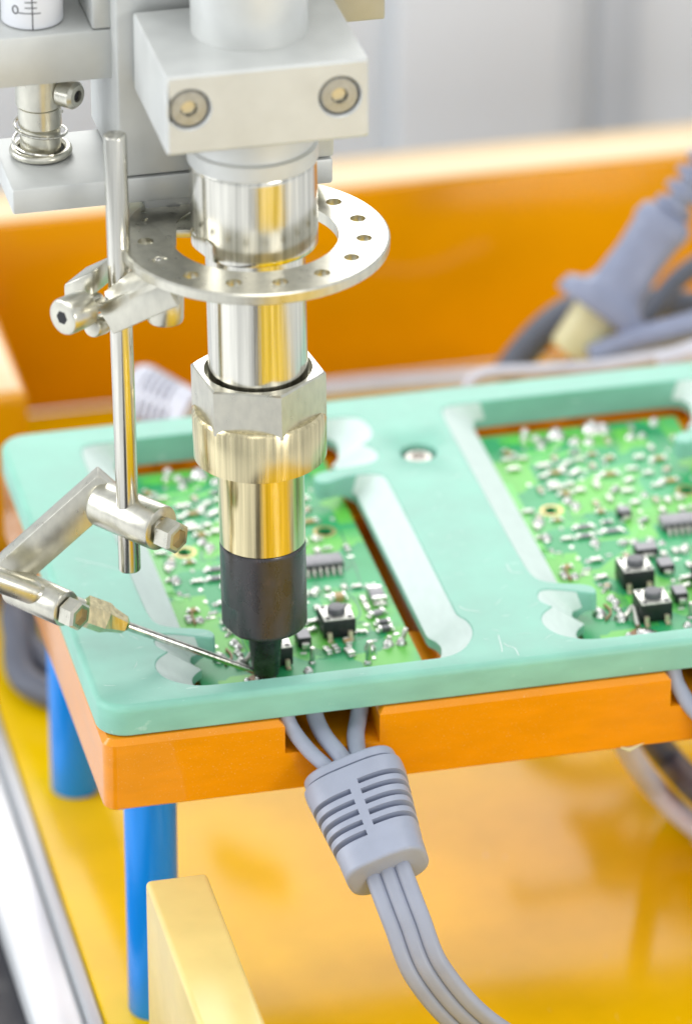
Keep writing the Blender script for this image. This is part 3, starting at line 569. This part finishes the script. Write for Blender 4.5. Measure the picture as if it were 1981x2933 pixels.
# ---- rod and the solder feeder hanging from it
rod = thing("support_rod", (0.789, 0.912, 3.699), "long thin steel rod hanging upright at the left of the iron", "rod")
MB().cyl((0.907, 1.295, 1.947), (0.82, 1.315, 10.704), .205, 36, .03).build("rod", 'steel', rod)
feed = thing("solder_feeder", (0.668, 1.351, 3.044), "two steel collars joined by a flat link, holding a thin solder needle", "solder feeder")
CA = (RT * .76 + HF * .65).normalized()
U0 = Vector((0.532, 1.999, 3.005)); U1 = U0 + CA * 1.50
MB().cyl(U0, U1, .43, 44, .05).build("collar", 'nickel', feed)
h = MB().cyl(U1 - CA * .02, U1 + CA * .10 , .20, 24, .02).build("washer", 'steel', feed)
HB = U1 + CA * .06 - UP * .06
def bolt(p, r_=.31, L_=.36):
    x, y, z = frame(CA); bo = MB().lathe(p, CA, [(0, r_), (L_ - .05, r_), (L_, r_ * .84), (L_ + .004, r_ * .62), (L_ - .12, r_ * .56)], 6, cap1=False, ph=.35)
    o_ = bo.build("hex_bolt", 'nickel', feed, angle=20)
    MB().lathe(p + CA * (L_ - .12), CA, [(0, r_ * .58), (.005, r_ * .58)], 18).build("socket", 'gold', o_)
bolt(HB)
W0 = Vector((-0.296, 1.218, 1.299)); V0 = W0 - CA * 1.35
MB().cyl(V0, W0, .345, 44, .05).build("collar", 'nickel', feed)
bolt(W0 + CA * .04 - UP * .03, .29, .32)
# flat link on edge between the two collars
K0 = U0 - CA * .03 + UP * .10; K1 = V0 - CA * .02 + UP * .22
kd = (K1 - K0).normalized(); kw = Vector((-kd.y, kd.x, 0)).normalized(); kw = kw if kw.dot(HF) > 0 else -kw; kz = kd.cross(kw); kz = kz if kz.z > 0 else -kz
MB().obox((K0 + K1) / 2 - kw * .10 + kz * .05, kd, kw, kz, (K1 - K0).length / 2 + .34, .20, .34, .04).build("link", 'nickel', feed)
N0, N1 = Vector((-1.826, 1.679, 2.015)), Vector((3.364, 1.232, -0.59)); nd = (N1 - N0).normalized(); NL = (N1 - N0).length
def at(f): return N0 + nd * (NL * f)
MB().lathe(N0, nd, [(0, .235), (NL * .185, .235), (NL * .20, .20)], 36).build("needle_holder", 'nickel', feed)
b = MB(); x, y, z = frame(nd)
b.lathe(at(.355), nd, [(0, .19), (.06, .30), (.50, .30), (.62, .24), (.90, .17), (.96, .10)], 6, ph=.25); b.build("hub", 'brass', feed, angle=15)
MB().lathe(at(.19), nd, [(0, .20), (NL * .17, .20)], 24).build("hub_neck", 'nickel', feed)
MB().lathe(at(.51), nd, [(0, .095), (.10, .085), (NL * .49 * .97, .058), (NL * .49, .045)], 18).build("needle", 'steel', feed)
MB().tube(bez([at(.985), at(1.0) + Vector((.05, -.02, -.01)), at(1.0) + Vector((.13, -.05, -.07))], 5), .035, 10).build("solder_wire", 'solder', feed)

# ---- spring plunger bracket at the upper left
br = thing("plunger_bracket", (0.1, 3.9, 11), "pale aluminium bracket at the upper left with a recess for a white cylinder", "bracket")
b = MB()
MB().box(-2.6, 1.17, 3.0, 5.2, 11.0, 11.97, .06).build("block", 'alu', br)
MB().box(0.77, 1.168, 3.003, 5.19, 11.98, 16, .05).build("upright", 'alu', br)
MB().box(-2.6, 0.765, 4.85, 5.19, 11.98, 16, .03).build("back_plate", 'alu_dark', br)
MB().box(1.19, 1.30, 3.25, 5.0, 11.02, 16, .01).build("gap_seal", 'cable_dark', br)
PX, PY = -0.06, 3.92
pl = thing("spring_plunger", (PX, PY, 9.26), "small steel plunger with thumb screw and coil spring under the bracket", "plunger")
MB().lathe((PX, PY, 9.262), (0, 0, 1), [(0, .37), (.55, .37), (.56, .35), (.58, .35), (.59, .395), (.95, .395), (.96, .37), (.99, .37), (1.0, .43), (1.72, .43)], 48).build("body", 'nickel', pl)
tor = lambda c, R_, r_, n=40: [(c[0] + R_ * math.cos(2 * math.pi * k / n), c[1] + R_ * math.sin(2 * math.pi * k / n), c[2]) for k in range(n + 1)]
MB().tube(tor((PX, PY, 9.34), .50, .07), .075, 12, caps=False).build("base_ring", 'nickel', pl)
sp = []
for k in range(76):
    t = k / 75; a = math.radians(-60) - t * 2 * math.pi * 1.75; R_ = .50 - .05 * t
    sp.append(Vector((PX, PY, 9.42 + .56 * t)) + RT * (R_ * math.cos(a)) - HF * (R_ * math.sin(a)))
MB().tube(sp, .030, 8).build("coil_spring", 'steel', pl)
k0 = Vector((PX, PY, 10.55)) + RT * .30 + HF * .1; kv = (RT * .8 + HF * .55).normalized()
kn = MB().lathe(k0, kv, [(0, .15), (.12, .15), (.121, .22), (.16, .255), (.44, .255), (.50, .20), (.505, .11), (.44, .10)], 36, cap1=False).build("thumb_screw", 'nickel', pl)
MB().lathe(k0 + kv * .445, kv, [(0, .105), (.005, .105)], 6).build("hex_socket", 'dark', kn)
# graduated cylinder standing in the bracket
GX, GY = -0.166, 3.0 + 0.75
gc = thing("scale_cylinder", (GX, GY, 11.98), "white cylinder with black graduation marks standing in the bracket", "cylinder")
GR = .555
MB().lathe((GX, GY, 11.985), (0, 0, 1), [(0, GR - .03), (.03, GR), (3.6, GR)], 64).build("barrel", 'white', gc)
def mark(a0_, a1_, z0_, z1_, n=6):
    rs = []
    for k in range(n + 1):
        a = a0_ + (a1_ - a0_) * k / n; e = RT * math.sin(a) + HF * math.cos(a)
        rs.append([Vector((GX, GY, 0)) + e * (GR + q) + UP * zz for q, zz in ((.001, z0_), (.004, z0_), (.004, z1_), (.001, z1_))])
    return MB().rings(rs).build("mark", 'ink', gc, smooth=False)
mark(.05, .085, 12.0, 14, 1)
for k in range(12):
    z = 12.30 + .105 * k; mark(-.17 if k % 5 else -.38, .34 if k % 5 == 0 else .22, z, z + .018, 5)
zc = 12.36; pts = []
for k in range(17):
    a = 2 * math.pi * k / 16; aa = -.50 + .10 * math.cos(a); e = RT * math.sin(aa) + HF * math.cos(aa); pts.append(Vector((GX, GY, 0)) + e * (GR + .003) + UP * (zc + .075 * math.sin(a)))
MB().tube(pts, .011, 6, caps=False).build("numeral", 'ink', gc)

# ------------------------------------------------------------------ cables and plug
M['plug_grey'] = material("blue_grey_pvc", (0.25, 0.28, 0.39), 0.38, noise=((2, 2, 2), 3, 0.06))
def ribbon(name, pts, parent, n=3, w_=.17, mat='cable', side=None):  # flat cable of joined round cores
    P = bez(pts, 10); rs = []
    u = Vector(side).normalized() if side else RT.copy()
    for i, p in enumerate(P):
        t = (P[min(i + 1, len(P) - 1)] - P[max(i - 1, 0)]).normalized(); sd = (u - t * t.dot(u)).normalized(); up = sd.cross(t)
        lp = []
        for sgn in (1, -1):
            for k in range(n * 8 + 1) if sgn > 0 else range(n * 8, -1, -1):
                q = k / 8 - n / 2; hh = (.42, .84, .96, 1, 1, 1, .96, .84)[k % 8]
                if k in (0, n * 8): hh = .45
                lp.append(p + sd * (q * 2 * w_) + up * (sgn * hh * w_))
        rs.append(lp)
    return MB().rings(rs).build(name, mat, parent, angle=60)
def splitter(loc, P0, P1, label, group=None, wa=.95, wb=.74, th=.58, wires=(), tail=(), side=RT, mat='cable'):
    o = thing("cable_splitter", loc, label, "cable", group)
    d = P1 - P0; L_ = d.length; d.normalize(); sd = (Vector(side) - d * d.dot(Vector(side))).normalized(); nz = sd.cross(d); nz = nz if nz.dot(HF + UP) > 0 else -nz
    rs = []; NS, NV = 190, 168
    un = []
    for k in range(4000):
        a = 2 * math.pi * k / 4000; c_, s_ = math.cos(a), math.sin(a)
        un.append((math.copysign(abs(c_) ** .63, c_), math.copysign(abs(s_) ** .63, s_)))
    cum = [0.0]
    for k in range(1, 4001):
        p, q = un[k - 1], un[k % 4000]; cum.append(cum[-1] + math.hypot((p[0] - q[0]) * wa, (p[1] - q[1]) * th))
    sel, k = [], 0
    for j in range(NV):
        while cum[k] < cum[-1] * j / NV: k += 1
        sel.append(un[k % 4000])
    for i in range(NS + 1):
        f_ = i / NS; t = f_ * L_
        w0 = wa + (wb - wa) * max(0, (f_ - .18) / .82); h0 = th * (1 - .12 * f_)
        if f_ < .10: w0 = wa - .06; h0 = th - .05
        if f_ > .80: w0 += .03 * (f_ - .80) / .2; h0 += .03 * (f_ - .80) / .2
        e = min(f_, 1 - f_) * L_
        if e < .09: q = .09 - math.sqrt(max(0, .09 ** 2 - (.09 - e) ** 2)); w0 -= q; h0 -= q
        lp = []
        for x, y in sel:
            g = 0
            for j in range(5):
                fc = (.34 if x < 0 else .28) + .098 * j
                if abs(f_ - fc) < .022 and abs(x) > .13: g = .15
            if abs(f_ - .108) < .013: g = .09
            lp.append(P0 + d * t + sd * (x * (w0 - g)) + nz * (y * (h0 - g)))
        rs.append(lp)
    MB().rings(rs).build("strain_relief", mat, o, angle=50)
    for wq in wires:
        P = bez(list(wq[0]) + [P0 + d * .25 + sd * (wq[2] * wa)], 10); MB().tube(P, wq[1], 18, ry=wq[1] * .82).build("wire", 'cable', o)
    if tail: ribbon("ribbon_cable", tail, o, 3, .143, side=side)
    return o
S0, S1 = Vector((4.524, -0.95, -1.536)), Vector((4.711, -3.2, -2.404))
splitter((S0 + S1) / 2 + Vector((0, 0, -.4)), S0, S1, "grey ribbed cable splitter hanging from the front notch under the left board",
  wires=(([(3.475, -0.15, -0.547), (3.583, -0.25, -0.917), (3.832, -0.6, -1.233), (4.2, -1.15, -1.521)], .16, -0.55),
         ([(4.096, 0.4, -0.652), (4.112, 0.1, -0.97), (4.199, -0.3, -1.161), (4.411, -0.95, -1.331)], .165, -0.1),
         ([(5.075, 0.4, -0.711), (4.937, 0.1, -1.046), (4.771, -0.35, -1.211), (4.697, -1.0, -1.342)], .165, 0.3),
         ([(5.47, 0.9, -1.132), (5.24, 0.5, -1.399), (5.058, 0.1, -1.594), (4.943, -0.8, -1.496)], .12, 0.6)),
  tail=[S1 - (S1 - S0) * .15, S1, (4.889, -3.9, -3.041), (5.181, -4.4, -3.897), (6.112, -4.5, -5.161), (7.921, -4.0, -6.836), (10.05, -2.2, -8.974)], side=RT * .96 + UP * .28)
# the right-hand splitter, mostly outside the frame
D_ = Vector((7.38, 0, 0))
q0, q1 = S0 + D_ + Vector((.35, .1, .05)), S1 + D_ + Vector((.8, .2, .2))
splitter((q0 + q1) / 2 + Vector((0, 0, -.4)), q0, q1, "grey wires leaving the front notch at the right edge of the photo",
  wires=(([(10.928, -0.1, -0.723), (10.996, -0.25, -1.026), (11.246, -0.6, -1.428), (11.669, -1.15, -1.696)], .16, -0.55),
         ([(11.729, 0.4, -0.852), (11.752, 0.1, -1.141), (11.881, -0.3, -1.385), (11.981, -0.9, -1.62)], .165, -0.1)),
  tail=[q1 - (q1 - q0) * .15, q1, q1 + Vector((.8, -.6, -1.0)), q1 + Vector((2.4, -.8, -2.6)), q1 + Vector((4.5, -.4, -4.2))])
def cable(name, pts, r, label, mat='cable', group=None, loc=None, flat=None):
    P = bez(pts, 14); o = tag(MB().tube(P, r, 18, ry=flat).build(name, mat), label, "cable", group); return o
cable("cable", [(11.21, 4.5, -4.741), (11.82, 5.0, -5.981), (12.418, 5.45, -7.0), (12.982, 4.69, -7.45), (13.738, 3.188, -7.5)], .24, "pale grey cable curving across the amber table at the lower right", 'cable_light')
cable("cable", [(12.323, 6.0, -5.864), (13.02, 6.5, -7.008), (13.099, 4.563, -6.6), (14.149, 4.539, -7.4)], .30, "dark grey cable behind the pale one at the lower right corner of the jig", 'cable_dark')
# behind the jig on the left
cable("cable", [(-3.5, 21.5, -7.45), (1.705, 20.958, -7.2), (1.805, 18.614, -7.1), (1.286, 16.377, -7.2), (1.202, 14.448, -7.4), (2.6, 13.0, -7.45), (5.5, 12.6, -7.45)], .36, "dark grey cable lying in a loop on the table behind the left blue leg", 'cable_dark')
cable("cable", [(-4.0, 17.5, -7.4), (0.927, 17.358, -7.0), (0.938, 15.022, -7.0), (0.933, 13.165, -7.4), (3.0, 11.6, -7.4), (6, 11.2, -7.4)], .32, "thinner dark cable beside the loop behind the left blue leg", 'cable_dark')
cable("cable", [(1.9, 25.0, -7.4), (1.922, 21.688, -6.9), (1.771, 18.999, -6.6), (1.842, 17.279, -6.9), (3.6, 14, -7.3)], .42, "thick dark cable furthest back beside the left side board", 'cable_dark')
# splitter lying behind the plate
p0, p1 = Vector((3.964, 17.0, -2.678)), Vector((5.027, 15.5, -2.712))
splitter(p1 + Vector((0, 0, -.5)), p0, p1, "blurred grey ribbed splitter behind the back left edge of the aqua plate", wa=.62, wb=.5, th=.42, side=Vector((.3, .5, .8)), mat='cable_light')
cable("cable", [(8.93, 22.0, -5.9), (10.437, 22.5, -6.181), (12.213, 23.0, -6.501), (13.296, 23.0, -6.565), (14.858, 22.0, -6.29)], .22, "pale grey cable lying along the foot of the orange back board", 'cable_light')
# mains plug
pg = thing("power_plug", (14.955, 17.0, -0.871), "grey moulded plug with cream face leaning behind the plate at the right", "plug")
G = [Vector(p) for p in ((16.603, 17.2, 1.115), (14.118, 16.4, -1.794))]; gd = (G[1] - G[0]).normalized(); GL = (G[1] - G[0]).length
gs = (RT - gd * gd.dot(RT)).normalized(); gn = gs.cross(gd); gn = gn if gn.dot(HF) > 0 else -gn
def plug_rings(prof, n=28, pw=.7):
    return [[G[0] + gd * (GL * f_) + gs * (wx * abs(math.cos(2 * math.pi * k / n)) ** pw * (1 if math.cos(2 * math.pi * k / n) > 0 else -1)) + gn * (wy * abs(math.sin(2 * math.pi * k / n)) ** pw * (1 if math.sin(2 * math.pi * k / n) > 0 else -1)) for k in range(n)] for f_, wx, wy in prof]
MB().rings(plug_rings([(.30, .40, .38), (.33, .60, .50), (.40, .66, .52), (.44, .60, .50), (.60, .56, .48), (.80, .60, .52), (.86, .72, .62), (.90, 1.05, .78), (.985, 1.12, .82), (1.0, 1.08, .78)])).build("grip", 'plug_grey', pg, angle=60)
MB().rings(plug_rings([(.99, .60, .48), (1.24, .55, .44), (1.27, .48, .38)], pw=.8)).build("face_block", 'cream', pg, angle=60)
for k in range(4):
    f_ = -.03 + .10 * k; MB().rings(plug_rings([(f_ - .03, .34, .34), (f_ - .02, .44, .44), (f_ + .02, .45, .45), (f_ + .03, .36, .36)], pw=1)).build("relief_rib", 'plug_grey', pg, angle=60)
MB().tube([G[0] - gd * 6 + UP * .5, G[0] - gd * 2, G[0] + gd * (GL * .4)], .27, 18).build("cord", 'cable', pg)
for s_ in (-1, 1):
    c = G[0] + gd * (GL * 1.33) + gs * (s_ * .25); MB().obox(c + gd * .35, gs, gn, gd, .04, .14, .40, .02).build("prong", 'brass', pg)
cable("cable", [(12.446, 18.0, -3.98), (13.179, 18.4, -3.358), (13.999, 18.8, -2.958), (14.991, 19.2, -2.878), (16.066, 19.0, -2.99), (17.488, 18.6, -3.088)], .36, "dark grey cable arching behind the plug", 'cable_dark')
cable("cable", [(13.68, 15.4, -2.303), (14.53, 15.4, -2.023), (15.245, 15.2, -1.754), (16.426, 15.0, -1.456)], .31, "grey cable crossing just under the plug towards the right edge", 'plug_grey')
cable("cable", [(10.761, 14.6, -2.311), (11.064, 14.6, -1.97), (12.448, 14.6, -2.025), (13.684, 14.6, -2.07), (15.093, 14.4, -1.868)], .16, "pale grey cable resting along the back edge of the plate", 'cable_light')
cable("cable", [(14.743, 14.0, -1.81), (15.357, 14.0, -1.673), (16.279, 14.0, -1.447)], .24, "thick pale cable at the right end of the plate's back edge", 'cable_light')
cable("cable", [(14.791, 16.5, -2.985), (15.752, 16.8, -3.076), (17.016, 16.8, -2.795)], .42, "mid grey cable between the plug and the pale cables", 'cable_dark')
cable("cable", [(12.898, 16.2, -2.995), (14.051, 16.4, -2.933), (15.476, 17.8, -2.852), (16.51, 18.4, -2.144), (17.518, 18.6, -1.666)], .24, "thin dark cable rising behind the plug to the right edge of the photo", 'cable_dark')
